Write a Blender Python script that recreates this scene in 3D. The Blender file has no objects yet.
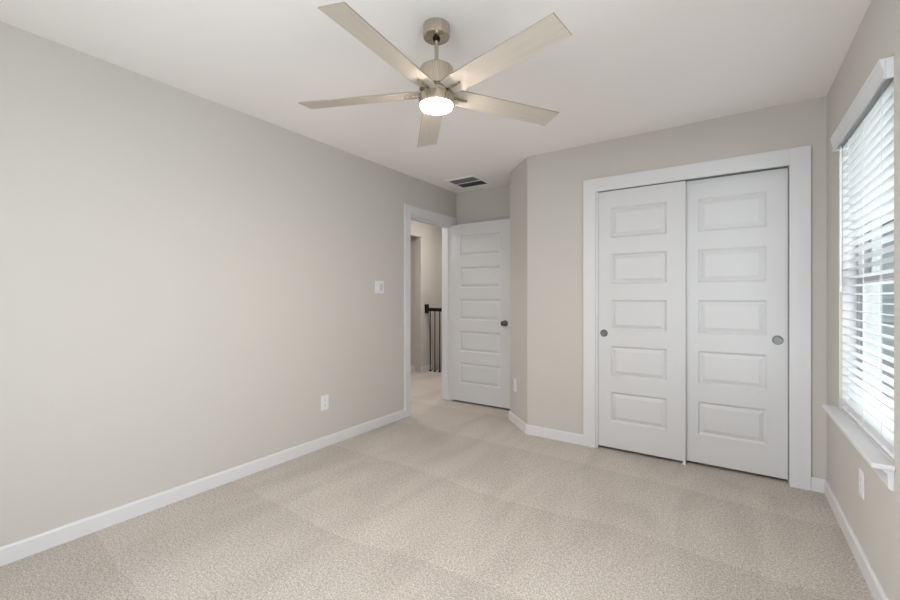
import bpy, bmesh, math, random
from mathutils import Vector, Matrix
random.seed(4)
sc = bpy.context.scene
COL = sc.collection

# ------------------------------------------------------------------ key dimensions (metres)
XL, XR = -2.717, 0.4806          # left wall, window wall
YC, YN = 3.414, -0.62            # closet wall, wall behind the viewpoint
H = 2.44
XC = -1.492                      # outer corner of the closet wall
SQ = 0.46 * math.sqrt(0.5)
XE, YE = XC - SQ, YC + SQ        # end of the 45 degree wall
YA = 4.143                       # back of the door alcove
XH = -4.15                       # hall wall
WT = 0.12                        # wall thickness
WY0, WY1, WZ0, WZ1 = 2.13, 3.06, 0.585, 2.074  # visible window opening
VY0, VY1 = -0.02, 0.88           # added unseen twin beside the viewpoint, lets fill light in
BX0, BX1 = -1.80, -0.20          # added unseen window behind the viewpoint, opening for fill light

# ------------------------------------------------------------------ camera
cam = bpy.data.cameras.new('camera')
cam.sensor_width = 36.0
cam.lens = 36.0 * 416.2 / 900.0
cam.shift_y = -2.6 / 900.0
cam.clip_start = 0.02
cam_o = bpy.data.objects.new('camera', cam)
COL.objects.link(cam_o)
cam_o.location = (0, 0, 1.2016)
cam_o.rotation_euler = (math.pi / 2, 0, 0.5958)
sc.camera = cam_o

# ------------------------------------------------------------------ sky, daylight and fill lamps, exposure
world = bpy.data.worlds.new('overcast_sky')
sc.world = world
world.use_nodes = True
nt = world.node_tree
nt.nodes.clear()
wo = nt.nodes.new('ShaderNodeOutputWorld')
bg = nt.nodes.new('ShaderNodeBackground')
tc = nt.nodes.new('ShaderNodeTexCoord')
sep = nt.nodes.new('ShaderNodeSeparateXYZ')
rmp = nt.nodes.new('ShaderNodeValToRGB')
rmp.color_ramp.elements[0].position = 0.0
rmp.color_ramp.elements[0].color = (0.93, 0.96, 1.0, 1)
rmp.color_ramp.elements[1].position = 0.9
rmp.color_ramp.elements[1].color = (0.72, 0.84, 1.0, 1)
nt.links.new(tc.outputs['Generated'], sep.inputs[0])
nt.links.new(sep.outputs['Z'], rmp.inputs[0])
nt.links.new(rmp.outputs[0], bg.inputs[0])
bg.inputs[1].default_value = 1.35
nt.links.new(bg.outputs[0], wo.inputs[0])


def area(name, loc, aim, sx, sy, watts, col):
    l = bpy.data.lights.new(name, 'AREA')
    l.shape = 'RECTANGLE'
    l.size, l.size_y, l.energy, l.color = sx, sy, watts, col
    o = bpy.data.objects.new(name, l)
    COL.objects.link(o)
    o.location = loc
    o.rotation_euler = (Vector(aim) - Vector(loc)).to_track_quat('-Z', 'Y').to_euler()
    return o


# lamps outside the panes: fills at two added windows, daylight at the blinds
area('fill_rear_window', ((BX0 + BX1) / 2, YN - 0.45, 1.45), ((BX0 + BX1) / 2, 3, 1.35), 1.65, 1.6, 64, (0.92, 0.965, 1.06))  # made-up source brightening the room from behind the viewpoint
area('fill_rear_oblique', (-3.3, YN - 1.45, 1.7), (0.48, 2.3, 1.45), 2.2, 2.0, 450, (0.92, 0.965, 1.06))  # extra lamp aimed through the added window to lift the right wall
area('fill_side_window', (XR + 0.5, (VY0 + VY1) / 2, 1.4), (-2, (VY0 + VY1) / 2, 1.4), 1.0, 1.6, 58, (0.92, 0.965, 1.06))  # fill lamp outside the added side window, brightens the left wall
area('daylight_ground_bounce', (XR + 1.0, (WY0 + WY1) / 2, 0.25), (-0.9, 2.2, 2.44), 1.0, 1.0, 30, (0.92, 0.965, 1.06))
area('daylight_blind_window', (XR + 0.95, 1.50, 1.30), (-0.3, 3.4, 1.15), 1.1, 1.5, 36, (0.92, 0.965, 1.06))

sc.view_settings.view_transform = 'Standard'
sc.view_settings.look = 'None'
sc.view_settings.exposure = 0.14
sc.view_settings.gamma = 1.0
sc.view_settings.use_curve_mapping = False
sc.cycles.use_denoising = True
sc.cycles.max_bounces = 14
sc.cycles.diffuse_bounces = 8
sc.cycles.glossy_bounces = 4
sc.cycles.transparent_max_bounces = 12
sc.cycles.sample_clamp_indirect = 10.0
sc.cycles.caustics_reflective = False
sc.cycles.caustics_refractive = False


# ------------------------------------------------------------------ materials
def mat(name, col, rough=0.5, metal=0.0, spec=0.5):
    m = bpy.data.materials.new(name)
    m.use_nodes = True
    b = m.node_tree.nodes['Principled BSDF']
    b.inputs['Base Color'].default_value = (*col, 1)
    b.inputs['Roughness'].default_value = rough
    b.inputs['Metallic'].default_value = metal
    b.inputs['Specular IOR Level'].default_value = spec
    return m


def srgb(r, g, b):
    f = lambda c: (c / 255) / 12.92 if c / 255 < 0.04045 else ((c / 255 + 0.055) / 1.055) ** 2.4
    return (f(r), f(g), f(b))


def add_bump(m, scale, strength, dist, detail=3.0, kind='noise'):
    n = m.node_tree
    t = n.nodes.new('ShaderNodeTexCoord')
    x = n.nodes.new('ShaderNodeTexNoise')
    x.inputs['Scale'].default_value = scale
    x.inputs['Detail'].default_value = detail
    bp = n.nodes.new('ShaderNodeBump')
    bp.inputs['Strength'].default_value = strength
    bp.inputs['Distance'].default_value = dist
    n.links.new(t.outputs['Object'], x.inputs['Vector'])
    n.links.new(x.outputs['Fac'], bp.inputs['Height'])
    n.links.new(bp.outputs[0], n.nodes['Principled BSDF'].inputs['Normal'])
    return x


def speckle(m, scale, c0, c1, lo=0.35, hi=0.65, detail=4.0):
    n = m.node_tree
    t = n.nodes.new('ShaderNodeTexCoord')
    x = n.nodes.new('ShaderNodeTexNoise')
    x.inputs['Scale'].default_value = scale
    x.inputs['Detail'].default_value = detail
    r = n.nodes.new('ShaderNodeValToRGB')
    r.color_ramp.elements[0].position, r.color_ramp.elements[1].position = lo, hi
    r.color_ramp.elements[0].color, r.color_ramp.elements[1].color = (*c0, 1), (*c1, 1)
    n.links.new(t.outputs['Object'], x.inputs['Vector'])
    n.links.new(x.outputs['Fac'], r.inputs[0])
    n.links.new(r.outputs[0], n.nodes['Principled BSDF'].inputs['Base Color'])
    return r


M = {}
M['wall'] = mat('greige_wall_paint', (0.535, 0.512, 0.472), 0.85, spec=0.25)
add_bump(M['wall'], 160, 0.12, 0.002)
M['ceiling'] = mat('ceiling_paint', (0.88, 0.85, 0.835), 0.95, spec=0.15)
add_bump(M['ceiling'], 45, 0.25, 0.003, 4)
M['trim'] = mat('white_trim_paint', (0.65, 0.645, 0.655), 0.45)
M['door'] = mat('white_door_paint', (0.60, 0.595, 0.60), 0.5)
add_bump(M['door'], 90, 0.05, 0.001)
M['plate'] = mat('white_plastic', (0.70, 0.695, 0.70), 0.35)
M['plate_grey'] = mat('grey_plastic', (0.55, 0.54, 0.56), 0.4)  # greyer plastic for rocker frames, one rocker and the outlet screws
M['slot'] = mat('black_slot', (0.02, 0.02, 0.02), 0.6)
M['slat'] = mat('white_blind_slat', (0.86, 0.87, 0.87), 0.4)
M['valance'] = mat('white_valance', (0.66, 0.66, 0.68), 0.45)
M['cord'] = mat('blind_cord', (0.72, 0.72, 0.72), 0.8)
M['vinyl'] = mat('white_window_vinyl', (0.55, 0.56, 0.56), 0.5)
M['frame_grey'] = mat('grey_window_frame', (0.40, 0.40, 0.40), 0.6)
M['vent_white'] = mat('white_vent_enamel', (0.90, 0.90, 0.90), 0.4)
M['nickel'] = mat('brushed_nickel', (0.55, 0.48, 0.39), 0.3, 1.0)
M['nickel_dark'] = mat('satin_nickel_dark', (0.10, 0.098, 0.096), 0.3, 1.0)
M['chrome'] = mat('satin_chrome', (0.27, 0.27, 0.27), 0.35, 1.0)
M['pewter'] = mat('dark_pewter', (0.13, 0.13, 0.13), 0.4, 0.8)
M['black'] = mat('black_metal', (0.008, 0.007, 0.006), 0.7, spec=0.2)
M['vent_dark'] = mat('dark_vent_duct', (0.012, 0.012, 0.014), 0.8)
M['fin'] = mat('grey_vent_fin', (0.16, 0.16, 0.165), 0.6)
M['threshold'] = mat('dark_underlay', (0.05, 0.04, 0.035), 0.9)

# brushed nickel: fine vertical brushing
n = M['nickel'].node_tree
t_ = n.nodes.new('ShaderNodeTexCoord')
mp = n.nodes.new('ShaderNodeMapping')
mp.inputs['Scale'].default_value = (220, 220, 4)
nz = n.nodes.new('ShaderNodeTexNoise')
nz.inputs['Scale'].default_value = 1.0
mr = n.nodes.new('ShaderNodeMapRange')
mr.inputs['To Min'].default_value, mr.inputs['To Max'].default_value = 0.16, 0.36
n.links.new(t_.outputs['Object'], mp.inputs[0])
n.links.new(mp.outputs[0], nz.inputs['Vector'])
n.links.new(nz.outputs['Fac'], mr.inputs['Value'])
n.links.new(mr.outputs[0], n.nodes['Principled BSDF'].inputs['Roughness'])

# fan blades: pale washed finish with a faint grain along the blade
M['blade'] = mat('pale_washed_blade', (0.62, 0.58, 0.52), 0.42)
n = M['blade'].node_tree
t_ = n.nodes.new('ShaderNodeTexCoord')
mp = n.nodes.new('ShaderNodeMapping')
mp.inputs['Scale'].default_value = (3, 60, 60)
nz = n.nodes.new('ShaderNodeTexNoise')
nz.inputs['Scale'].default_value = 1.5
nz.inputs['Detail'].default_value = 5
rp = n.nodes.new('ShaderNodeValToRGB')
rp.color_ramp.elements[0].position, rp.color_ramp.elements[1].position = 0.3, 0.7
rp.color_ramp.elements[0].color = (0.50, 0.45, 0.385, 1)
rp.color_ramp.elements[1].color = (0.56, 0.505, 0.44, 1)
n.links.new(t_.outputs['Object'], mp.inputs[0])
n.links.new(mp.outputs[0], nz.inputs['Vector'])
n.links.new(nz.outputs['Fac'], rp.inputs[0])
n.links.new(rp.outputs[0], n.nodes['Principled BSDF'].inputs['Base Color'])
M['blade_edge'] = mat('blade_edge', (0.30, 0.25, 0.20), 0.5)

# carpet: speckled cut pile with brushed nap streaks
M['carpet'] = mat('beige_carpet', (0.4, 0.36, 0.31), 1.0, spec=0.05)
n = M['carpet'].node_tree
B = n.nodes['Principled BSDF']
t_ = n.nodes.new('ShaderNodeTexCoord')
fine = n.nodes.new('ShaderNodeTexNoise')
fine.inputs['Scale'].default_value = 150
fine.inputs['Detail'].default_value = 3
fine.inputs['Roughness'].default_value = 0.75
rp = n.nodes.new('ShaderNodeValToRGB')
e = rp.color_ramp.elements
e[0].position, e[0].color = 0.36, (0.33, 0.295, 0.26, 1)
e[1].position, e[1].color = 0.64, (0.73, 0.68, 0.62, 1)
em = e.new(0.5)
em.color = (0.525, 0.480, 0.430, 1)
mp = n.nodes.new('ShaderNodeMapping')
mp.inputs['Rotation'].default_value = (0, 0, math.radians(35))
mp.inputs['Scale'].default_value = (1.0, 0.32, 1.0)
nap = n.nodes.new('ShaderNodeTexNoise')
nap.inputs['Scale'].default_value = 3.2
nap.inputs['Detail'].default_value = 3
nap.inputs['Distortion'].default_value = 0.8
nr = n.nodes.new('ShaderNodeValToRGB')
nr.color_ramp.elements[0].position, nr.color_ramp.elements[0].color = 0.40, (0.93, 0.925, 0.92, 1)
nr.color_ramp.elements[1].position, nr.color_ramp.elements[1].color = 0.60, (1.03, 1.03, 1.03, 1)
mx = n.nodes.new('ShaderNodeMixRGB')
mx.blend_type = 'MULTIPLY'
mx.inputs[0].default_value = 1.0
bp = n.nodes.new('ShaderNodeBump')
bp.inputs['Strength'].default_value = 0.4
bp.inputs['Distance'].default_value = 0.006
n.links.new(t_.outputs['Object'], fine.inputs['Vector'])
n.links.new(fine.outputs['Fac'], rp.inputs[0])
n.links.new(t_.outputs['Object'], mp.inputs[0])
n.links.new(mp.outputs[0], nap.inputs['Vector'])
n.links.new(nap.outputs['Fac'], nr.inputs[0])
n.links.new(rp.outputs[0], mx.inputs[1])
n.links.new(nr.outputs[0], mx.inputs[2])
def mul(a_out, b_out):
    q = n.nodes.new('ShaderNodeMixRGB')
    q.blend_type = 'MULTIPLY'
    q.inputs[0].default_value = 1.0
    n.links.new(a_out, q.inputs[1])
    n.links.new(b_out, q.inputs[2])
    return q.outputs[0]


def ramp(src, p0, c0, p1, c1):
    q = n.nodes.new('ShaderNodeValToRGB')
    q.color_ramp.elements[0].position, q.color_ramp.elements[0].color = p0, (*c0, 1)
    q.color_ramp.elements[1].position, q.color_ramp.elements[1].color = p1, (*c1, 1)
    n.links.new(src, q.inputs[0])
    return q.outputs[0]


tuft = n.nodes.new('ShaderNodeTexNoise')          # tufts a centimetre or two across
tuft.inputs['Scale'].default_value = 62
tuft.inputs['Detail'].default_value = 2.5
tuft.inputs['Roughness'].default_value = 0.7
n.links.new(t_.outputs['Object'], tuft.inputs['Vector'])
band = n.nodes.new('ShaderNodeTexWave')           # vacuum strokes across the room
band.wave_type, band.bands_direction, band.wave_profile = 'BANDS', 'Y', 'SAW'
band.inputs['Scale'].default_value = 0.42
band.inputs['Distortion'].default_value = 2.2
band.inputs['Detail'].default_value = 2.0
band.inputs['Detail Scale'].default_value = 1.2
n.links.new(t_.outputs['Object'], band.inputs['Vector'])
c_ = mul(mx.outputs[0], ramp(tuft.outputs['Fac'], 0.36, (0.84, 0.84, 0.84), 0.62, (1.02, 1.025, 1.03)))
c_ = mul(c_, ramp(band.outputs['Fac'], 0.05, (1.03, 1.03, 1.03), 0.95, (0.95, 0.945, 0.94)))
n.links.new(c_, B.inputs['Base Color'])
n.links.new(fine.outputs['Fac'], bp.inputs['Height'])
n.links.new(bp.outputs[0], B.inputs['Normal'])

# window glass: mostly transmitting pane with a weak reflection
M['glass'] = bpy.data.materials.new('window_glass')
M['glass'].use_nodes = True
n = M['glass'].node_tree
n.nodes.clear()
go = n.nodes.new('ShaderNodeOutputMaterial')
gm = n.nodes.new('ShaderNodeMixShader')
gt = n.nodes.new('ShaderNodeBsdfTransparent')
gt.inputs[0].default_value = (0.95, 0.97, 0.96, 1)
gg = n.nodes.new('ShaderNodeBsdfGlossy')
gg.inputs['Roughness'].default_value = 0.02
gm.inputs[0].default_value = 0.06
n.links.new(gt.outputs[0], gm.inputs[1])
n.links.new(gg.outputs[0], gm.inputs[2])
n.links.new(gm.outputs[0], go.inputs[0])


def emit(name, col, s):
    m = bpy.data.materials.new(name)
    m.use_nodes = True
    b = m.node_tree.nodes['Principled BSDF']
    b.inputs['Base Color'].default_value = (0.9, 0.88, 0.85, 1)
    b.inputs['Emission Color'].default_value = (*col, 1)
    b.inputs['Emission Strength'].default_value = s
    return m


M['lamp'] = emit('lit_fan_diffuser', (1.0, 0.86, 0.77), 270.0)
M['hall_fill'] = emit('hall_fill_glow', (1.0, 0.95, 0.92), 72.0)  # glow of the two added hall lamps
M['siding'] = mat('grey_siding', (0.52, 0.53, 0.54), 0.8)
M['shingle'] = mat('grey_shingle', (0.12, 0.12, 0.125), 0.9)
speckle(M['shingle'], 12, (0.09, 0.09, 0.095), (0.18, 0.175, 0.17))
M['dark_glass'] = mat('dark_window_pane', (0.42, 0.44, 0.45), 0.3)
M['grass'] = mat('lawn_green', (0.10, 0.16, 0.06), 1.0)
speckle(M['grass'], 3, (0.07, 0.12, 0.04), (0.16, 0.21, 0.09))
M['wood_fence'] = mat('cedar_fence', (0.36, 0.29, 0.22), 0.9)


# ------------------------------------------------------------------ mesh helpers
def box(bm, a, b):
    x0, y0, z0 = min(a[0], b[0]), min(a[1], b[1]), min(a[2], b[2])
    x1, y1, z1 = max(a[0], b[0]), max(a[1], b[1]), max(a[2], b[2])
    v = [bm.verts.new(p) for p in ((x0, y0, z0), (x1, y0, z0), (x1, y1, z0), (x0, y1, z0),
                                   (x0, y0, z1), (x1, y0, z1), (x1, y1, z1), (x0, y1, z1))]
    for f in ((0, 3, 2, 1), (4, 5, 6, 7), (0, 1, 5, 4), (1, 2, 6, 5), (2, 3, 7, 6), (3, 0, 4, 7)):
        bm.faces.new([v[i] for i in f])
    return v


def prism(bm, poly, z0, z1):
    """vertical prism over a counter-clockwise xy polygon"""
    lo = [bm.verts.new((x, y, z0)) for x, y in poly]
    hi = [bm.verts.new((x, y, z1)) for x, y in poly]
    k = len(poly)
    bm.faces.new(lo[::-1])
    bm.faces.new(hi)
    for i in range(k):
        j = (i + 1) % k
        bm.faces.new((lo[i], lo[j], hi[j], hi[i]))


def sweep(bm, prof, a, b, udir, vdir=(0, 0, 1)):
    """closed profile (u, v) pushed from a to b"""
    a, b, u, v = Vector(a), Vector(b), Vector(udir), Vector(vdir)
    r0 = [bm.verts.new(a + u * p[0] + v * p[1]) for p in prof]
    r1 = [bm.verts.new(b + u * p[0] + v * p[1]) for p in prof]
    k = len(prof)
    bm.faces.new(r0[::-1])
    bm.faces.new(r1)
    for i in range(k):
        j = (i + 1) % k
        bm.faces.new((r0[i], r0[j], r1[j], r1[i]))


def lathe(bm, prof, seg=48, cap=True):
    rings = []
    for r, z in prof:
        if r < 1e-6:
            rings.append([bm.verts.new((0, 0, z))])
        else:
            rings.append([bm.verts.new((r * math.cos(2 * math.pi * i / seg), r * math.sin(2 * math.pi * i / seg), z)) for i in range(seg)])
    for p, q in zip(rings, rings[1:]):
        for i in range(seg):
            j = (i + 1) % seg
            if len(p) == 1 and len(q) == 1:
                continue
            if len(p) == 1:
                bm.faces.new((p[0], q[i], q[j]))
            elif len(q) == 1:
                bm.faces.new((p[i], p[j], q[0]))
            else:
                bm.faces.new((p[i], p[j], q[j], q[i]))


def link(name, bm, m, parent=None, bevel=0.0, seg=2, smooth=False, loc=None, rot=None):
    bmesh.ops.recalc_face_normals(bm, faces=bm.faces)
    me = bpy.data.meshes.new(name)
    bm.to_mesh(me)
    bm.free()
    for mm in (m if isinstance(m, (list, tuple)) else [m]):
        me.materials.append(mm)
    o = bpy.data.objects.new(name, me)
    COL.objects.link(o)
    if parent:
        o.parent = parent
    if loc is not None:
        o.location = loc
    if rot is not None:
        o.rotation_euler = rot
    if bevel:
        md = o.modifiers.new('bevel', 'BEVEL')
        md.width, md.segments, md.limit_method, md.angle_limit = bevel, seg, 'ANGLE', math.radians(40)
    if smooth:
        for p in me.polygons:
            p.use_smooth = True
        me.set_sharp_from_angle(angle=math.radians(38))
    return o


def tag(o, label, cat, group=None, kind=None):
    o['label'], o['category'] = label, cat
    if group:
        o['group'] = group
    if kind:
        o['kind'] = kind
    return o


def empty(name, loc=(0, 0, 0), rz=0.0):
    o = bpy.data.objects.new(name, None)
    o.empty_display_size = 0.1
    COL.objects.link(o)
    o.location = loc
    o.rotation_euler = (0, 0, rz)
    return o


def copy_tree(o, parent=None):
    c = o.copy()
    COL.objects.link(c)
    if parent:
        c.parent = parent
    for ch in list(o.children):
        copy_tree(ch, c)
    return c


def struct(name, bm, m, label, cat, **kw):
    return tag(link(name, bm, m, **kw), label, cat, kind='structure')


# ------------------------------------------------------------------ floor and ceiling
DY0, DY1, DZ = 3.275, 4.045, 2.046            # bedroom doorway in the left wall
bm = bmesh.new()
prism(bm, [(XL, YN), (XR, YN), (XR, YC), (XC, YC), (XE, YE), (XE, YA), (XL, YA)], -0.05, 0.0)
box(bm, (XL - WT, DY0, -0.05), (XL, DY1, 0.0))
box(bm, (XC, YC, -0.05), (XR, YC + 0.75, 0.0))
box(bm, (XH - 1.2, 2.2, -0.05), (XL - WT, 5.56, 0.0))
struct('floor', bm, M['carpet'], 'speckled beige cut pile carpet running wall to wall and into the hall', 'carpet')
bm = bmesh.new()
VX, VY, VR = -2.345, 3.805, 0.160             # ceiling vent throat
X0, X1, Y0, Y1 = XH - 1.2, XR + 0.3, YN - 0.3, 7.2
for a, b in (((X0, Y0), (VX - VR, Y1)), ((VX + VR, Y0), (X1, Y1)), ((VX - VR, Y0), (VX + VR, VY - VR)), ((VX - VR, VY + VR), (VX + VR, Y1))):
    box(bm, (*a, H), (*b, H + 0.1))
struct('ceiling', bm, M['ceiling'], 'flat pale textured ceiling over the room', 'ceiling')

# ------------------------------------------------------------------ walls
bm = bmesh.new()
box(bm, (XL - WT, YN - 0.15, 0), (XL, DY0, H))
box(bm, (XL - WT, DY0, DZ), (XL, DY1, H))
box(bm, (XL - WT, DY1, 0), (XL, YA + WT, H))
struct('wall_left', bm, M['wall'], 'long plain greige wall on the left with the doorway at its far end', 'wall')

CX0, CX1, CZ = -0.900, 0.300, 2.044           # closet opening
bm = bmesh.new()
prism(bm, [(XC, YC), (CX0, YC), (CX0, YC + WT), (XC + 0.02, YC + WT)], 0, H)
box(bm, (CX0, YC, CZ + 0.006), (CX1 + 0.010, YC + WT, H))
box(bm, (CX1 + 0.010, YC, 0), (XR, YC + WT, H))
struct('wall_far', bm, M['wall'], 'greige wall around the sliding closet doors', 'wall')
bm = bmesh.new()
prism(bm, [(XC, YC), (XC + 0.06, YC + 0.001), (XC + 0.06, YC + 0.1), (XE + 0.1, YE + 0.06), (XE + 0.1, YA + WT), (XE, YA + WT), (XE, YE)], 0, H)
struct('wall_angled', bm, M['wall'], 'short diagonal wall section between closet wall and door alcove', 'wall')
bm = bmesh.new()
box(bm, (XL, YA, 0), (XE + 0.1, YA + WT, H))
struct('wall_alcove', bm, M['wall'], 'shaded wall strip seen above the open bedroom door', 'wall')
bm = bmesh.new()                              # closet interior
box(bm, (XC, YC + 0.75, 0), (XR + 0.15, YC + 0.85, H))
box(bm, (XC - 0.1, YC + 0.14, 0), (XC, YC + 0.85, H))
box(bm, (XR, YC + WT, 0), (XR + 0.15, YC + 0.75, H))
struct('wall_closet', bm, M['wall'], 'back of the closet behind the sliding doors', 'wall')
bm = bmesh.new()
WX1 = XR + 0.15
ys = [YN - 0.15, VY0, VY1, WY0, WY1, YC + WT]
for i, (y0, y1) in enumerate(zip(ys, ys[1:])):
    if i in (1, 3):
        box(bm, (XR, y0, 0), (WX1, y1, WZ0))
        box(bm, (XR, y0, WZ1), (WX1, y1, H))
    else:
        box(bm, (XR, y0, 0), (WX1, y1, H))
struct('wall_right', bm, M['wall'], 'greige wall on the right around the blinded window', 'wall')
bm = bmesh.new()
for x0, x1, z0, z1 in ((XL - WT, BX0, 0, H), (BX1, WX1, 0, H), (BX0, BX1, 0, 0.6), (BX0, BX1, 2.10, H)):
    box(bm, (x0, YN - 0.15, z0), (x1, YN, z1))
struct('wall_near', bm, M['wall'], 'greige wall behind the viewpoint with an added window for fill light', 'wall')

# hall beyond the doorway
HD0, HD1, HDZ = 4.40, 5.285, 2.175            # dim opening in the hall wall
bm = bmesh.new()
box(bm, (XH - 0.12, 2.1, 0), (XH, HD0, H))
box(bm, (XH - 0.12, HD0, HDZ), (XH, HD1, H))
box(bm, (XH - 0.12, HD1, -2.8), (XH, 7.1, H))
struct('wall_hall', bm, M['wall'], 'greige hall wall behind the black stair railing', 'wall')
bm = bmesh.new()
box(bm, (XH - 1.3, HD1 + 0.015, 0), (XH - 0.12, HD1 + 0.10, H))
box(bm, (XH - 1.3, 2.1, 0), (XH - 1.2, HD1 + 0.1, H))
box(bm, (XH - 1.2, 2.1, 0), (XH - 0.12, 2.2, H))
struct('wall_passage', bm, M['wall'], 'dim wall seen inside the opening at the left of the hall', 'wall')
bm = bmesh.new()
box(bm, (XH - 0.12, 2.1, 0), (XL - WT, 2.2, H))
box(bm, (XH - 0.12, 7.1, -2.8), (XL - WT + 0.3, 7.2, H))
box(bm, (XL - WT, YA + WT, -2.8), (XL - WT + 0.2, 7.1, H))
box(bm, (XH - 0.12, 5.5, -2.9), (XL - WT + 0.2, 7.2, -2.8))
box(bm, (XH, 5.56, -2.8), (XL - WT, 5.64, -0.02))
struct('wall_stairwell', bm, M['wall'], 'walls closing the hall and stairwell out of sight', 'wall')

# ------------------------------------------------------------------ baseboards
BH, BT = 0.083, 0.013
BP = [(0, 0), (BT, 0), (BT, BH - 0.010), (BT - 0.004, BH - 0.002), (BT - 0.008, BH), (0, BH)]


def baseboard(name, runs, label):
    bm = bmesh.new()
    for a, b, nrm in runs:
        sweep(bm, BP, (*a, 0), (*b, 0), (*nrm, 0))
    return struct(name, bm, M['trim'], label, 'baseboard')


r2 = math.sqrt(0.5)
CW = 0.098                                     # casing width
baseboard('baseboard_left', [((XL, YN), (XL, DY0 - 0.089), (1, 0))], 'long white baseboard along the plain left wall')
baseboard('baseboard_far', [((XC - 0.004, YC), (CX0 - CW, YC), (0, -1))], 'short white baseboard left of the closet casing')
baseboard('baseboard_corner', [((CX1 + CW + 0.008, YC), (XR, YC), (0, -1))], 'stub of white baseboard between closet casing and right wall')
baseboard('baseboard_right', [((XR, YC), (XR, YN), (-1, 0))], 'white baseboard along the right wall beneath the window')
baseboard('baseboard_angled', [((XC + 0.001, YC - 0.005), (XE - 0.004, YE), (-r2, -r2))], 'short white baseboard on the diagonal wall')
baseboard('baseboard_alcove', [((XL, YA), (XE, YA), (0, -1))], 'white baseboard behind the open bedroom door')
baseboard('baseboard_hall', [((XH, HD1), (XH, 5.56), (1, 0))], 'white baseboard of the hall wall by the railing')
baseboard('baseboard_passage', [((XH - 1.2, HD1 + 0.015), (XH - 0.12, HD1 + 0.015), (0, -1))], 'grey shaded baseboard inside the dim hall opening')


# ------------------------------------------------------------------ casings and jambs
def casing_x(name, x, nx, y0, y1, z, w, label):
    """casing on a wall whose face is x = const, opening y0..y1, height z"""
    bm = bmesh.new()
    t = 0.017 * nx
    box(bm, (x, y0 - w, 0), (x + t, y0 - 0.004, z + w))
    box(bm, (x, y1 + 0.004, 0), (x + t, y1 + w, z + w))
    box(bm, (x, y0 - 0.004, z + 0.004), (x + t, y1 + 0.004, z + w))
    return struct(name, bm, M['trim'], label, 'casing', bevel=0.003)


bm = bmesh.new()
t = 0.017
casing_x('trim_1', XL, 1, DY0, DY1, DZ, 0.089, 'white flat casing around the bedroom doorway in the left wall')
bm = bmesh.new()
JT = 0.004
for a, b in (((XL - WT - 0.015, DY0 - 0.004, 0), (XL + 0.002, DY0 + 0.012, DZ)),
             ((XL - WT - 0.015, DY1 - 0.012, 0), (XL + 0.002, DY1 + 0.004, DZ)),
             ((XL - WT - 0.015, DY0, DZ - 0.012), (XL + 0.002, DY1, DZ + 0.004)),
             ((XL - 0.075, DY0 + 0.012, 0), (XL - 0.040, DY0 + 0.024, DZ - 0.012)),
             ((XL - 0.075, DY1 - 0.024, 0), (XL - 0.040, DY1 - 0.012, DZ - 0.012)),
             ((XL - 0.075, DY0 + 0.012, DZ - 0.024), (XL - 0.040, DY1 - 0.012, DZ - 0.012))):
    box(bm, a, b)
box(bm, (XL - WT - 0.017, DY0 - 0.09, 0), (XL - WT, DY0, DZ + 0.09))
box(bm, (XL - WT - 0.017, DY1, 0), (XL - WT, DY1 + 0.09, DZ + 0.09))
box(bm, (XL - WT - 0.017, DY0, DZ), (XL - WT, DY1, DZ + 0.09))
struct('trim_2', bm, M['trim'], 'white jamb lining inside the bedroom doorway', 'door jamb')

bm = bmesh.new()
box(bm, (CX0 - CW, YC - t, 0), (CX0 - 0.004, YC, CZ + CW + 0.006))
box(bm, (CX1 + 0.004, YC - t, 0), (CX1 + CW + 0.008, YC, CZ + CW + 0.006))
box(bm, (CX0 - 0.004, YC - t, CZ), (CX1 + 0.004, YC, CZ + CW + 0.006))
struct('trim_3', bm, M['trim'], 'wide white flat casing framing the closet opening', 'casing', bevel=0.001, seg=1)
bm = bmesh.new()
box(bm, (CX0 - 0.004, YC - 0.004, 0), (CX0 + 0.012, YC + WT, CZ))
box(bm, (CX1 + 0.002, YC - 0.004, 0), (CX1 + 0.010, YC + WT, CZ))
box(bm, (CX0 + 0.012, YC - 0.002, CZ), (CX1 + 0.002, YC + WT, CZ + 0.006))
struct('trim_4', bm, M['trim'], 'white jamb lining of the closet opening behind its casing', 'door jamb')


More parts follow.
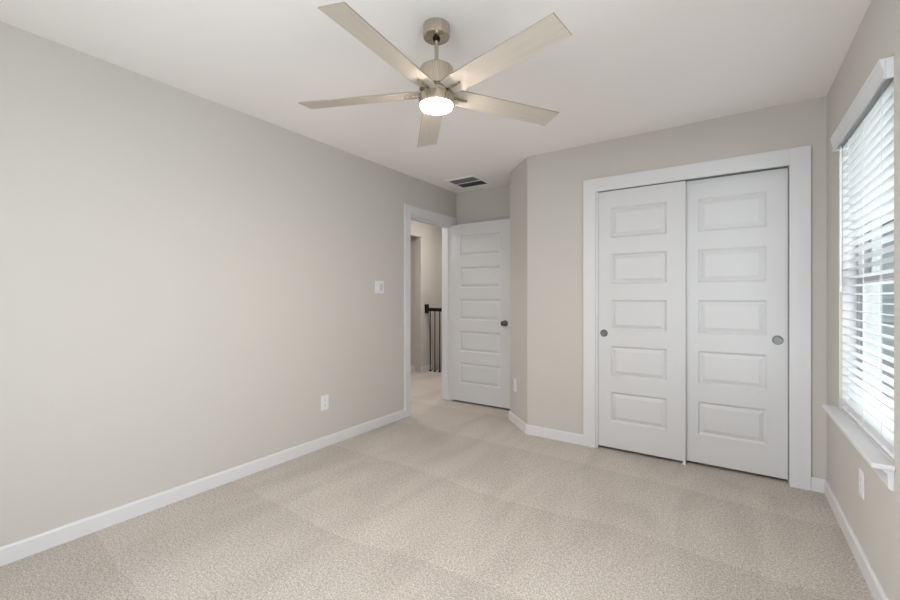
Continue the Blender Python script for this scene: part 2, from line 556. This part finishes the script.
# ------------------------------------------------------------------ five-panel doors
def panel_leaf(w, h, th, px0, px1, tops, ph):
    """leaf with x 0..w, front at y = 0 facing -y, back at y = th; moulded raised panels on both faces"""
    bm = bmesh.new()
    xs = [0, px0, px1, w]
    zs = [0]
    for tp in sorted(tops):
        zs += [tp - ph, tp]
    zs.append(h)
    rings = [(0, 0), (0.003, 0.002), (0.013, 0.0125), (0.018, 0.0125), (0.042, 0.0025)]

    def quad(p):
        bm.faces.new([bm.verts.new(c) for c in p])
    for side in (0, 1):
        def P(x, d, z):
            return (x, d if side == 0 else th - d, z)
        for i in range(3):
            for k in range(len(zs) - 1):
                x0, x1, z0, z1 = xs[i], xs[i + 1], zs[k], zs[k + 1]
                if i == 1 and k % 2 == 1:
                    for (o0, d0), (o1, d1) in zip(rings, rings[1:]):
                        a = [(x0 + o0, z0 + o0), (x1 - o0, z0 + o0), (x1 - o0, z1 - o0), (x0 + o0, z1 - o0)]
                        b = [(x0 + o1, z0 + o1), (x1 - o1, z0 + o1), (x1 - o1, z1 - o1), (x0 + o1, z1 - o1)]
                        for q in range(4):
                            s = (q + 1) % 4
                            quad([P(a[q][0], d0, a[q][1]), P(a[s][0], d0, a[s][1]), P(b[s][0], d1, b[s][1]), P(b[q][0], d1, b[q][1])])
                    o1, d1 = rings[-1]
                    quad([P(x0 + o1, d1, z0 + o1), P(x1 - o1, d1, z0 + o1), P(x1 - o1, d1, z1 - o1), P(x0 + o1, d1, z1 - o1)])
                else:
                    quad([P(x0, 0, z0), P(x1, 0, z0), P(x1, 0, z1), P(x0, 0, z1)])
    for k in range(len(zs) - 1):
        for x in (0, w):
            quad([(x, 0, zs[k]), (x, th, zs[k]), (x, th, zs[k + 1]), (x, 0, zs[k + 1])])
    for i in range(3):
        for z in (0, h):
            quad([(xs[i], 0, z), (xs[i + 1], 0, z), (xs[i + 1], th, z), (xs[i], th, z)])
    bmesh.ops.remove_doubles(bm, verts=bm.verts, dist=1e-5)
    return bm


TOPS = [1.906 - 0.3615 * k for k in range(5)]
PH = 0.237
GAP = 0.022


def rel(tops, z0):
    return [q - z0 for q in tops]


# bedroom door, swung 90 degrees open
DW, DYF = 0.762, 4.000
d1 = link('door_1', panel_leaf(DW, 2.012, 0.035, 0.120, DW - 0.120, rel(TOPS, GAP), PH), M['door'], loc=(XL + 0.016, DYF, GAP), bevel=0.0012, seg=1)
tag(d1, 'white five-panel bedroom door swung open with dark round knob', 'door', kind='structure')
kx, kz = DW - 0.062, 0.926 - GAP
for sgn, y0 in ((-1, 0.0), (1, 0.035)):
    bm = bmesh.new()
    lathe(bm, [(0, 0), (0.032, 0), (0.032, 0.004), (0.028, 0.008), (0.013, 0.010), (0.011, 0.026), (0.017, 0.032), (0.026, 0.040), (0.0285, 0.050), (0.026, 0.060), (0.016, 0.066), (0, 0.0675)], 32)
    link('knob', bm, M['nickel_dark'], d1, smooth=True, loc=(kx, y0, kz), rot=(math.pi / 2 * (1 if sgn < 0 else -1), 0, 0))
for z in (0.22, 1.0, 1.78):
    bm = bmesh.new()
    lathe(bm, [(0, 0), (0.006, 0), (0.006, 0.09), (0, 0.09)], 16)
    box(bm, (0.004, -0.030, 0), (0.0065, 0.004, 0.09))
    link('hinge', bm, M['nickel_dark'], d1, smooth=True, loc=(-0.0068, 0.036, z))

# sliding closet doors: left one in the front track, right one behind
def pull(parent, x, z, m, big=1.0):
    bm = bmesh.new()
    s = big
    lathe(bm, [(0.0, 0.0012), (0.016 * s, 0.0012), (0.0205 * s, 0.0016), (0.0225 * s, 0.0042), (0.0265 * s, 0.0042), (0.0285 * s, 0.0020), (0.0285 * s, -0.004), (0, -0.004)], 40)
    return link('finger_pull', bm, m, parent, smooth=True, loc=(x, 0, z), rot=(math.pi / 2, 0, 0))


LX0, LX1 = CX0 + 0.013, -0.277
d2 = link('door_2', panel_leaf(LX1 - LX0, 2.017, 0.034, -0.792 - LX0, -0.397 - LX0, rel(TOPS, GAP), PH), M['door'], loc=(LX0, YC + 0.006, GAP), bevel=0.0012, seg=1)
tag(d2, 'left sliding closet door with five raised panels and darker round pull', 'door', kind='structure')
pull(d2, -0.842 - LX0, 0.918 - GAP, M['pewter'])
RX0, RX1 = -0.322, CX1 - 0.0015
d3 = link('door_3', panel_leaf(RX1 - RX0, 2.0190, 0.034, -0.203 - RX0, 0.190 - RX0, rel(TOPS, GAP), PH), M['door'], loc=(RX0, YC + 0.0415, GAP), bevel=0.0012, seg=1)
tag(d3, 'right sliding closet door with five raised panels and silvery round pull', 'door', kind='structure')
pull(d3, 0.246 - RX0, 0.922 - GAP, M['chrome'], 1.06)
bm = bmesh.new()
box(bm, (-0.300, YC + 0.000, 0), (-0.272, YC + 0.100, 0.006))
box(bm, (-0.290, YC + 0.001, 0.006), (-0.276, YC + 0.0055, 0.030))
box(bm, (-0.290, YC + 0.0760, 0.006), (-0.276, YC + 0.080, 0.030))
tag(link('door_guide', bm, M['plate'], bevel=0.001), 'small white floor guide where the closet doors overlap', 'door guide')
bm = bmesh.new()
box(bm, (CX0 + 0.014, YC + 0.004, CZ - 0.0025), (CX1 - 0.004, YC + 0.100, CZ - 0.0005))
struct('trim_5', bm, M['pewter'], 'metal track above the sliding closet doors', 'door track')

# ------------------------------------------------------------------ window with stool, apron and sashes
def build_window(name, y0, y1, label):
    w = empty(name, (XR, (y0 + y1) / 2, WZ0))
    tag(w, label, 'window', kind='structure')
    yc = (y0 + y1) / 2
    hw = (y1 - y0) / 2
    Hh = WZ1 - WZ0

    def L(bm, a, b):
        box(bm, a, b)
    bm = bmesh.new()                       # vinyl frame
    for a, b in (((0.07, -hw, 0.0), (0.150, -hw + 0.035, Hh)), ((0.07, hw - 0.035, 0.0), (0.150, hw, Hh)),
                 ((0.07, -hw + 0.035, Hh - 0.035), (0.150, hw - 0.035, Hh)), ((0.07, -hw + 0.035, 0.0), (0.150, hw - 0.035, 0.04))):
        L(bm, a, b)
    link('window_frame', bm, M['frame_grey'], w, bevel=0.003)
    mid = 0.715
    for nm, x0, x1, z0, z1 in (('lower_sash', 0.082, 0.108, 0.04, mid + 0.02), ('upper_sash', 0.112, 0.138, mid - 0.02, Hh - 0.035)):
        bm = bmesh.new()
        s = 0.038
        a = hw - 0.035
        L(bm, (x0, -a, z0), (x1, -a + s, z1))
        L(bm, (x0, a - s, z0), (x1, a, z1))
        L(bm, (x0, -a + s, z0), (x1, a - s, z0 + s))
        L(bm, (x0, -a + s, z1 - s), (x1, a - s, z1))
        sh = link(nm, bm, M['frame_grey'], w, bevel=0.003)
        bm = bmesh.new()
        xm = (x0 + x1) / 2
        L(bm, (xm - 0.002, -a + s - 0.004, z0 + s - 0.004), (xm + 0.002, a - s + 0.004, z1 - s + 0.004))
        link('glass', bm, M['glass'], sh)
    bm = bmesh.new()
    L(bm, (0.014, -hw, 0.016), (0.070, -hw + 0.003, Hh))
    L(bm, (0.014, hw - 0.003, 0.016), (0.070, hw, Hh))
    link('jamb_liner', bm, M['trim'], w)
    bm = bmesh.new()                       # stool: projecting board with small horns
    L(bm, (0.0, -hw, -0.003), (0.070, hw, 0.016))
    L(bm, (-0.062, -hw - 0.020, -0.003), (0.0, hw + 0.055, 0.016))
    link('window_stool', bm, M['trim'], w, bevel=0.004, seg=3)
    bm = bmesh.new()                       # apron
    sweep(bm, [(0, -0.003), (-0.030, -0.003), (-0.030, -0.012), (-0.018, -0.020), (-0.016, -0.070), (-0.008, -0.078), (0, -0.078)],
          (0, -hw - 0.006, 0), (0, hw + 0.036, 0), (1, 0, 0))
    link('window_apron', bm, M['trim'], w, bevel=0.0015, seg=1)
    return w


build_window('window_1', WY0, WY1, 'tall white window on the right wall behind the blinds, with a projecting stool')
build_window('window_added_2', VY0, VY1, 'added unseen white window on the right wall beside the viewpoint, admits fill light')  # unseen window put in so the side fill reaches the room
w3 = empty('window_added_3', ((BX0 + BX1) / 2, YN, 0.6))  # unseen window put in so the rear fills reach the room
tag(w3, 'added unseen wide white window behind the viewpoint, admits fill light', 'window', kind='structure')
hw = (BX1 - BX0) / 2
bm = bmesh.new()
for a, b in (((-hw, -0.12, 0), (-hw + 0.05, -0.05, 1.5)), ((hw - 0.05, -0.12, 0), (hw, -0.05, 1.5)), ((-0.04, -0.12, 0.05), (0.04, -0.05, 1.45)),
             ((-hw + 0.05, -0.12, 1.45), (hw - 0.05, -0.05, 1.5)), ((-hw + 0.05, -0.12, 0), (hw - 0.05, -0.05, 0.05)),
             ((-hw + 0.05, -0.11, 0.73), (-0.04, -0.06, 0.77)), ((0.04, -0.11, 0.73), (hw - 0.05, -0.06, 0.77))):
    box(bm, a, b)
link('window_frame', bm, M['vinyl'], w3, bevel=0.003)
bm = bmesh.new()
box(bm, (-hw + 0.046, -0.088, 0.046), (hw - 0.046, -0.084, 1.454))
link('glass', bm, M['glass'], w3)

# ------------------------------------------------------------------ blinds
def build_blind(y0, y1, label, tilt):
    hw = (y1 - y0) / 2 - 0.004
    bl = empty('window_blind', (XR, (y0 + y1) / 2, WZ0 + 0.016))
    tag(bl, label, 'blind', 'faux wood blinds')
    top = 2.070 - (WZ0 + 0.016)
    # crown-profiled valance, with returns
    bm = bmesh.new()
    hv = 0.076
    sweep(bm, [(-0.020, 0), (-0.028, 0.002), (-0.029, 0.010), (-0.024, 0.016), (-0.024, 0.026), (-0.028, 0.040), (-0.033, 0.056), (-0.034, 0.066), (-0.037, 0.070), (-0.037, hv), (-0.020, hv)],
          (0, -hw, top - hv), (0, hw + 0.004, top - hv), (1, 0, 0))
    box(bm, (-0.0195, -hw, top - hv), (0.055, -hw + 0.010, top))
    box(bm, (-0.0195, hw - 0.010, top - hv), (0.055, hw, top))
    link('valance', bm, M['valance'], bl, bevel=0.0012, seg=1)
    bm = bmesh.new()
    box(bm, (-0.006, -hw + 0.012, top - 0.050), (0.050, hw - 0.012, top - 0.004))
    link('headrail', bm, M['vinyl'], bl, bevel=0.002)
    # slats
    xc = 0.036
    bm = bmesh.new()
    pitch, zb, wd, th = 0.0435, 0.052, 0.050, 0.0028
    k = int((top - 0.060 - zb) / pitch) + 1
    for i in range(k):
        z = zb + i * pitch
        lo, hi = [], []
        for q in range(7):
            s = -0.5 + q / 6
            x = s * wd
            zz = 0.0022 * (1 - (2 * s) ** 2)
            for lst, off in ((lo, -th / 2), (hi, th / 2)):
                a, b = x, zz + off
                lst.append((xc + a * math.cos(tilt) - b * math.sin(tilt), z + a * math.sin(tilt) + b * math.cos(tilt)))
        sweep(bm, lo + hi[::-1], (0, -hw + 0.002, 0), (0, hw - 0.001, 0), (1, 0, 0))
    link('slats', bm, M['slat'], bl)
    bm = bmesh.new()
    box(bm, (xc - 0.026, -hw + 0.006, 0.004), (xc + 0.026, hw - 0.006, 0.020))
    link('bottom_rail', bm, M['slat'], bl, bevel=0.003)
    for y in (-0.6 * hw, 0.02 * hw, 0.62 * hw):
        bm = bmesh.new()
        for x in (xc - 0.0275, xc + 0.0275):
            box(bm, (x - 0.0009, y - 0.0012, 0.012), (x + 0.0009, y + 0.0012, top - 0.02))
        link('ladder_cord', bm, M['cord'], bl)
    bm = bmesh.new()
    lathe(bm, [(0, 0), (0.0045, 0), (0.005, 0.02), (0.0035, 0.04), (0.0035, 0.79), (0, 0.79)], 12)
    link('tilt_wand', bm, M['slat'], bl, smooth=True, loc=(xc - 0.034, hw - 0.030, top - 0.84))
    return bl


build_blind(WY0, WY1, 'white horizontal slat blind with valance in the window at the right edge', math.radians(-5))

# ------------------------------------------------------------------ ceiling fan with light
FX, FY = -1.118, 1.539
fan = empty('ceiling_fan', (FX, FY, H))
tag(fan, 'five-blade ceiling fan in brushed nickel with pale blades and a lit lamp', 'ceiling fan')


def fz(z):
    return z - H


bm = bmesh.new()
lathe(bm, [(0, 0), (0.061, 0), (0.061, fz(2.394)), (0.059, fz(2.388)), (0.020, fz(2.386)), (0.017, fz(2.394)), (0, fz(2.394))], 64)
link('canopy', bm, M['nickel'], fan, smooth=True)
bm = bmesh.new()
lathe(bm, [(0, fz(2.392)), (0.012, fz(2.392)), (0.017, fz(2.384)), (0.015, fz(2.374)), (0.010, fz(2.370)), (0, fz(2.370))], 32)
link('hanger_ball', bm, M['black'], fan, smooth=True)
bm = bmesh.new()
lathe(bm, [(0, fz(2.375)), (0.0098, fz(2.375)), (0.0098, fz(2.262)), (0.014, fz(2.256)), (0.016, fz(2.248)), (0, fz(2.248))], 32)
link('downrod', bm, M['nickel'], fan, smooth=True)
bm = bmesh.new()
lathe(bm, [(0, fz(2.253)), (0.020, fz(2.2525)), (0.064, fz(2.2505)), (0.073, fz(2.247)), (0.077, fz(2.241)), (0.078, fz(2.233)), (0.078, fz(2.152)), (0.070, fz(2.150)), (0, fz(2.150))], 64)
link('motor_housing', bm, M['nickel'], fan, smooth=True)
bm = bmesh.new()
lathe(bm, [(0, fz(2.1495)), (0.060, fz(2.1495)), (0.060, fz(2.122)), (0.080, fz(2.120)), (0.081, fz(2.117)), (0.081, fz(2.079)), (0.078, fz(2.076)), (0.0735, fz(2.076)), (0.0735, fz(2.084)), (0, fz(2.084))], 64)
link('light_housing', bm, M['nickel'], fan, smooth=True)
bm = bmesh.new()
lathe(bm, [(0, fz(2.083)), (0.073, fz(2.083)), (0.073, fz(2.072)), (0.070, fz(2.067)), (0.060, fz(2.064)), (0, fz(2.0625))], 64)
link('lamp_diffuser', bm, M['lamp'], fan, smooth=True)


def blade_mesh():
    bm = bmesh.new()
    r0, r1, hwid, th = 0.072, 0.657, 0.0595, 0.0055
    n = [(r0, -0.046), (r0 + 0.05, -0.054), (r1, -hwid), (r1, hwid), (r0 + 0.05, 0.054), (r0, 0.046)]
    prism(bm, n, -th / 2, th / 2)
    bm.normal_update()
    for f in bm.faces:
        f.material_index = 1 if abs(f.normal.z) < 0.5 else 0
    return bm


b0 = None
PITCH = math.radians(11.6)
for k in range(5):
    ang = math.radians(-12.87 + 72 * k)
    if b0 is None:
        b0 = link('blade', blade_mesh(), [M['blade'], M['blade_edge']], fan, bevel=0.0012, seg=1)
        bm = bmesh.new()
        pts = [(0.060, -0.0065), (0.150, -0.0060)] + [(0.150 + 0.006 * math.sin(q), -0.006 * math.cos(q)) for q in [math.pi * j / 8 for j in range(1, 8)]] + [(0.150, 0.0060), (0.060, 0.0065)]
        prism(bm, pts, -0.0095, -0.0030)
        link('blade_iron', bm, M['nickel'], b0, bevel=0.001)
        bb = b0
    else:
        bb = copy_tree(b0, fan)
    bb.rotation_mode = 'XYZ'
    bb.matrix_basis = Matrix.Translation((0, 0, fz(2.1345))) @ Matrix.Rotation(ang, 4, 'Z') @ Matrix.Rotation(-PITCH, 4, 'X')

# ------------------------------------------------------------------ ceiling vent
v = empty('ceiling_vent', (VX, VY, H))
tag(v, 'square white ceiling grille with two dark louvred halves', 'vent')
bm = bmesh.new()
o, i_ = 0.186, 0.156
for a, b in (((-o, -o, -0.008), (o, -i_, 0.0)), ((-o, i_, -0.008), (o, o, 0.0)), ((-o, -i_, -0.008), (-i_, i_, 0.0)), ((i_, -i_, -0.008), (o, i_, 0.0)), ((-i_, -0.006, -0.008), (i_, 0.006, 0.0))):
    box(bm, a, b)
link('frame', bm, M['vent_white'], v, bevel=0.002)
for s in (-1, 1):
    bm = bmesh.new()
    for q in range(11):
        y = s * (0.012 + 0.0135 * q + 0.002)
        sweep(bm, [(-0.0006, -0.0055), (0.0006, -0.0055), (s * 0.0086, 0.0045), (s * 0.0074, 0.0045)], (-i_, y, 0), (i_, y, 0), (0, 1, 0))
    link('louvre', bm, M['fin'], v)
bm = bmesh.new()
for a, b in (((-0.159, -0.159, 0.09), (0.159, 0.159, 0.098)), ((-0.159, -0.159, 0.003), (-0.1565, 0.159, 0.09)), ((0.1565, -0.159, 0.003), (0.159, 0.159, 0.09)),
             ((-0.1565, -0.159, 0.003), (0.1565, -0.1565, 0.09)), ((-0.1565, 0.1565, 0.003), (0.1565, 0.159, 0.09))):
    box(bm, a, b)
link('duct', bm, M['vent_dark'], v)

# ------------------------------------------------------------------ switch and outlets (local +x = out of the wall, y = along it)
def outlet(loc, rz, label):
    o = empty('wall_outlet', loc, rz)
    tag(o, label, 'outlet', 'white duplex wall outlets')
    bm = bmesh.new()
    box(bm, (0, -0.0375, -0.060), (0.0055, 0.0375, 0.060))
    link('cover_plate', bm, M['plate'], o, bevel=0.003)
    for s in (-1, 1):
        bm = bmesh.new()
        pts = []
        for q in range(28):
            a = 2 * math.pi * q / 28
            pts.append((0.0172 * math.cos(a), max(-0.0125, min(0.0125, 0.0172 * math.sin(a)))))
        lo = [bm.verts.new((0.0050, y, z + s * 0.0195)) for y, z in pts]
        hi = [bm.verts.new((0.0072, y, z + s * 0.0195)) for y, z in pts]
        bm.faces.new(hi)
        for q in range(28):
            bm.faces.new((lo[q], lo[(q + 1) % 28], hi[(q + 1) % 28], hi[q]))
        soc = link('socket', bm, M['plate'], o)
        bm = bmesh.new()
        box(bm, (0.0070, -0.0075, s * 0.0195 - 0.001), (0.0074, -0.0055, s * 0.0195 + 0.007))
        box(bm, (0.0070, 0.0055, s * 0.0195 - 0.001), (0.0074, 0.0075, s * 0.0195 + 0.007))
        box(bm, (0.0070, -0.002, s * 0.0195 - 0.0085), (0.0074, 0.002, s * 0.0195 - 0.0045))
        link('slots', bm, M['slot'], soc)
    bm = bmesh.new()
    lathe(bm, [(0, 0.0065), (0.0025, 0.0062), (0.003, 0.0054)], 16)
    link('screw', bm, M['plate_grey'], o, rot=(0, math.pi / 2, 0))
    return o


outlet((XL, 2.207, 0.355), 0, 'white wall outlet low on the long left wall')
s_ = 0.305
outlet((XC - s_ * r2, YC + s_ * r2, 0.365), math.radians(225), 'white wall outlet on the narrow diagonal wall beside the open door')
outlet((XR, 2.565, 0.372), math.pi, 'white wall outlet on the right wall under the window stool')

sw = empty('light_switch', (XL, 2.832, 1.297))
tag(sw, 'white two-gang light switch plate on the left wall near the doorway', 'light switch')
bm = bmesh.new()
box(bm, (0, -0.0585, -0.058), (0.006, 0.0585, 0.058))
link('cover_plate', bm, M['plate'], sw, bevel=0.003)
for y, mm in ((-0.023, 'plate'), (0.023, 'plate')):
    bm = bmesh.new()
    box(bm, (0.0055, y - 0.017, -0.0335), (0.0065, y + 0.017, 0.0335))
    rk = link('rocker_frame', bm, M['plate_grey'], sw)
    bm = bmesh.new()
    sweep(bm, [(0.006, -0.031), (0.0095, -0.031), (0.0072, 0.0), (0.0085, 0.031), (0.006, 0.031)], (0, y - 0.015, 0), (0, y + 0.015, 0), (1, 0, 0))
    link('rocker', bm, M['plate'] if y < 0 else M['plate_grey'], sw)

# ------------------------------------------------------------------ stair railing in the hall
RY = 5.430
rail = empty('stair_railing', (XH, RY, 0))
tag(rail, 'black metal stair railing with thin balusters fixed to the hall wall', 'railing')
bm = bmesh.new()
box(bm, (0.0, -0.05, 0.945), (0.016, 0.05, 1.09))
link('rosette', bm, M['black'], rail, bevel=0.004)
LEN = -2.84 - XH
bm = bmesh.new()
sweep(bm, [(-0.030, 0.976), (0.030, 0.976), (0.030, 1.016), (0.024, 1.032), (-0.024, 1.032), (-0.030, 1.016)], (0.0165, 0, 0), (LEN, 0, 0), (0, 1, 0))
link('handrail', bm, M['black'], rail, bevel=0.003)
k = 0
x = 0.080
while x < LEN - 0.03:
    bm = bmesh.new()
    box(bm, (x - 0.0055, -0.0055, 0.0), (x + 0.0055, 0.0055, 0.9755))
    bal = link('baluster', bm, M['black'], rail)
    bm = bmesh.new()
    box(bm, (x - 0.017, -0.017, 0.0), (x + 0.017, 0.017, 0.022))
    link('shoe', bm, M['black'], bal, bevel=0.006)
    x += 0.094

hl = empty('hall_fill_light', (-3.2, 5.0, H))  # unseen lamp put in to light the hall
tag(hl, 'unseen round ceiling fixture added to brighten the hall', 'ceiling light')
bm = bmesh.new()
lathe(bm, [(0, 0), (0.15, 0), (0.15, -0.025), (0.142, -0.025), (0, -0.025)], 40)
link('base', bm, M['nickel'], hl, smooth=True)
bm = bmesh.new()
lathe(bm, [(0, -0.026), (0.14, -0.026), (0.13, -0.05), (0.09, -0.07), (0, -0.078)], 40)
link('diffuser', bm, M['hall_fill'], hl, smooth=True)

hl2 = copy_tree(hl)  # second added lamp, brightens the hall floor at the doorway
hl2.location = (-3.6, 3.75, H)
hl2['label'] = 'second unseen ceiling fixture added to brighten the hall floor by the doorway'
hl['group'] = hl2['group'] = 'added fill lights in the hall'

# ------------------------------------------------------------------ outside, one storey down
bm = bmesh.new()
box(bm, (-30, -40, -3.3), (60, 80, -3.1))
struct('ground', bm, M['grass'], 'lawn outside the windows', 'lawn')


def build_house(x0, x1, y0, y1, zt, label):
    h = empty('house', ((x0 + x1) / 2, y0, -3.1))
    tag(h, label, 'house')
    cx = (x0 + x1) / 2
    W, D, Z = (x1 - x0) / 2, y1 - y0, zt + 3.1
    bm = bmesh.new()
    box(bm, (-W, 0.02, 0), (W, D, Z))
    q = 0
    while q * 0.18 < Z - 0.18:                      # lapped siding boards
        sweep(bm, [(0.0, 0.0), (-0.025, 0.0), (-0.006, 0.18), (0, 0.18)], (-W, 0.02, q * 0.18), (W, 0.02, q * 0.18), (0, 1, 0))
        q += 1
    link('siding', bm, M['siding'], h)
    bm = bmesh.new()
    for s in (-1, 1):
        sweep(bm, [(-W - 0.4, Z - 0.1), (0, Z + 2.6), (0, Z + 2.75), (-W - 0.5, Z - 0.05)], (0, -0.4, 0), (0, D + 0.4, 0), (s * 1.0, 0, 0))
    link('roof', bm, M['shingle'], h)
    bm = bmesh.new()
    sweep(bm, [(-W, Z + 0.005), (W, Z + 0.005), (0, Z + 2.6)], (0, 0.02, 0), (0, D, 0), (1, 0, 0))
    link('gable', bm, M['siding'], h)
    for wx in (-W * 0.62, -W * 0.1, W * 0.45):
        for wz in (0.9, 3.5):
            bm = bmesh.new()
            for a, b in (((wx - 0.6, -0.06, wz), (wx - 0.45, 0.02, wz + 1.6)), ((wx + 0.45, -0.06, wz), (wx + 0.6, 0.02, wz + 1.6)), ((wx - 0.45, -0.06, wz + 1.45), (wx + 0.45, 0.02, wz + 1.6)), ((wx - 0.45, -0.06, wz), (wx + 0.45, 0.02, wz + 0.15)), ((wx - 0.45, -0.05, wz + 0.76), (wx + 0.45, 0.02, wz + 0.84))):
                box(bm, a, b)
            wf = link('window', bm, M['vinyl'], h)
            bm = bmesh.new()
            box(bm, (wx - 0.45, -0.03, wz + 0.15), (wx + 0.45, 0.0, wz + 1.45))
            link('pane', bm, M['dark_glass'], wf)
    return h


build_house(2.6, 11.5, 19, 30, 2.6, 'grey sided house glimpsed through the blind slats')
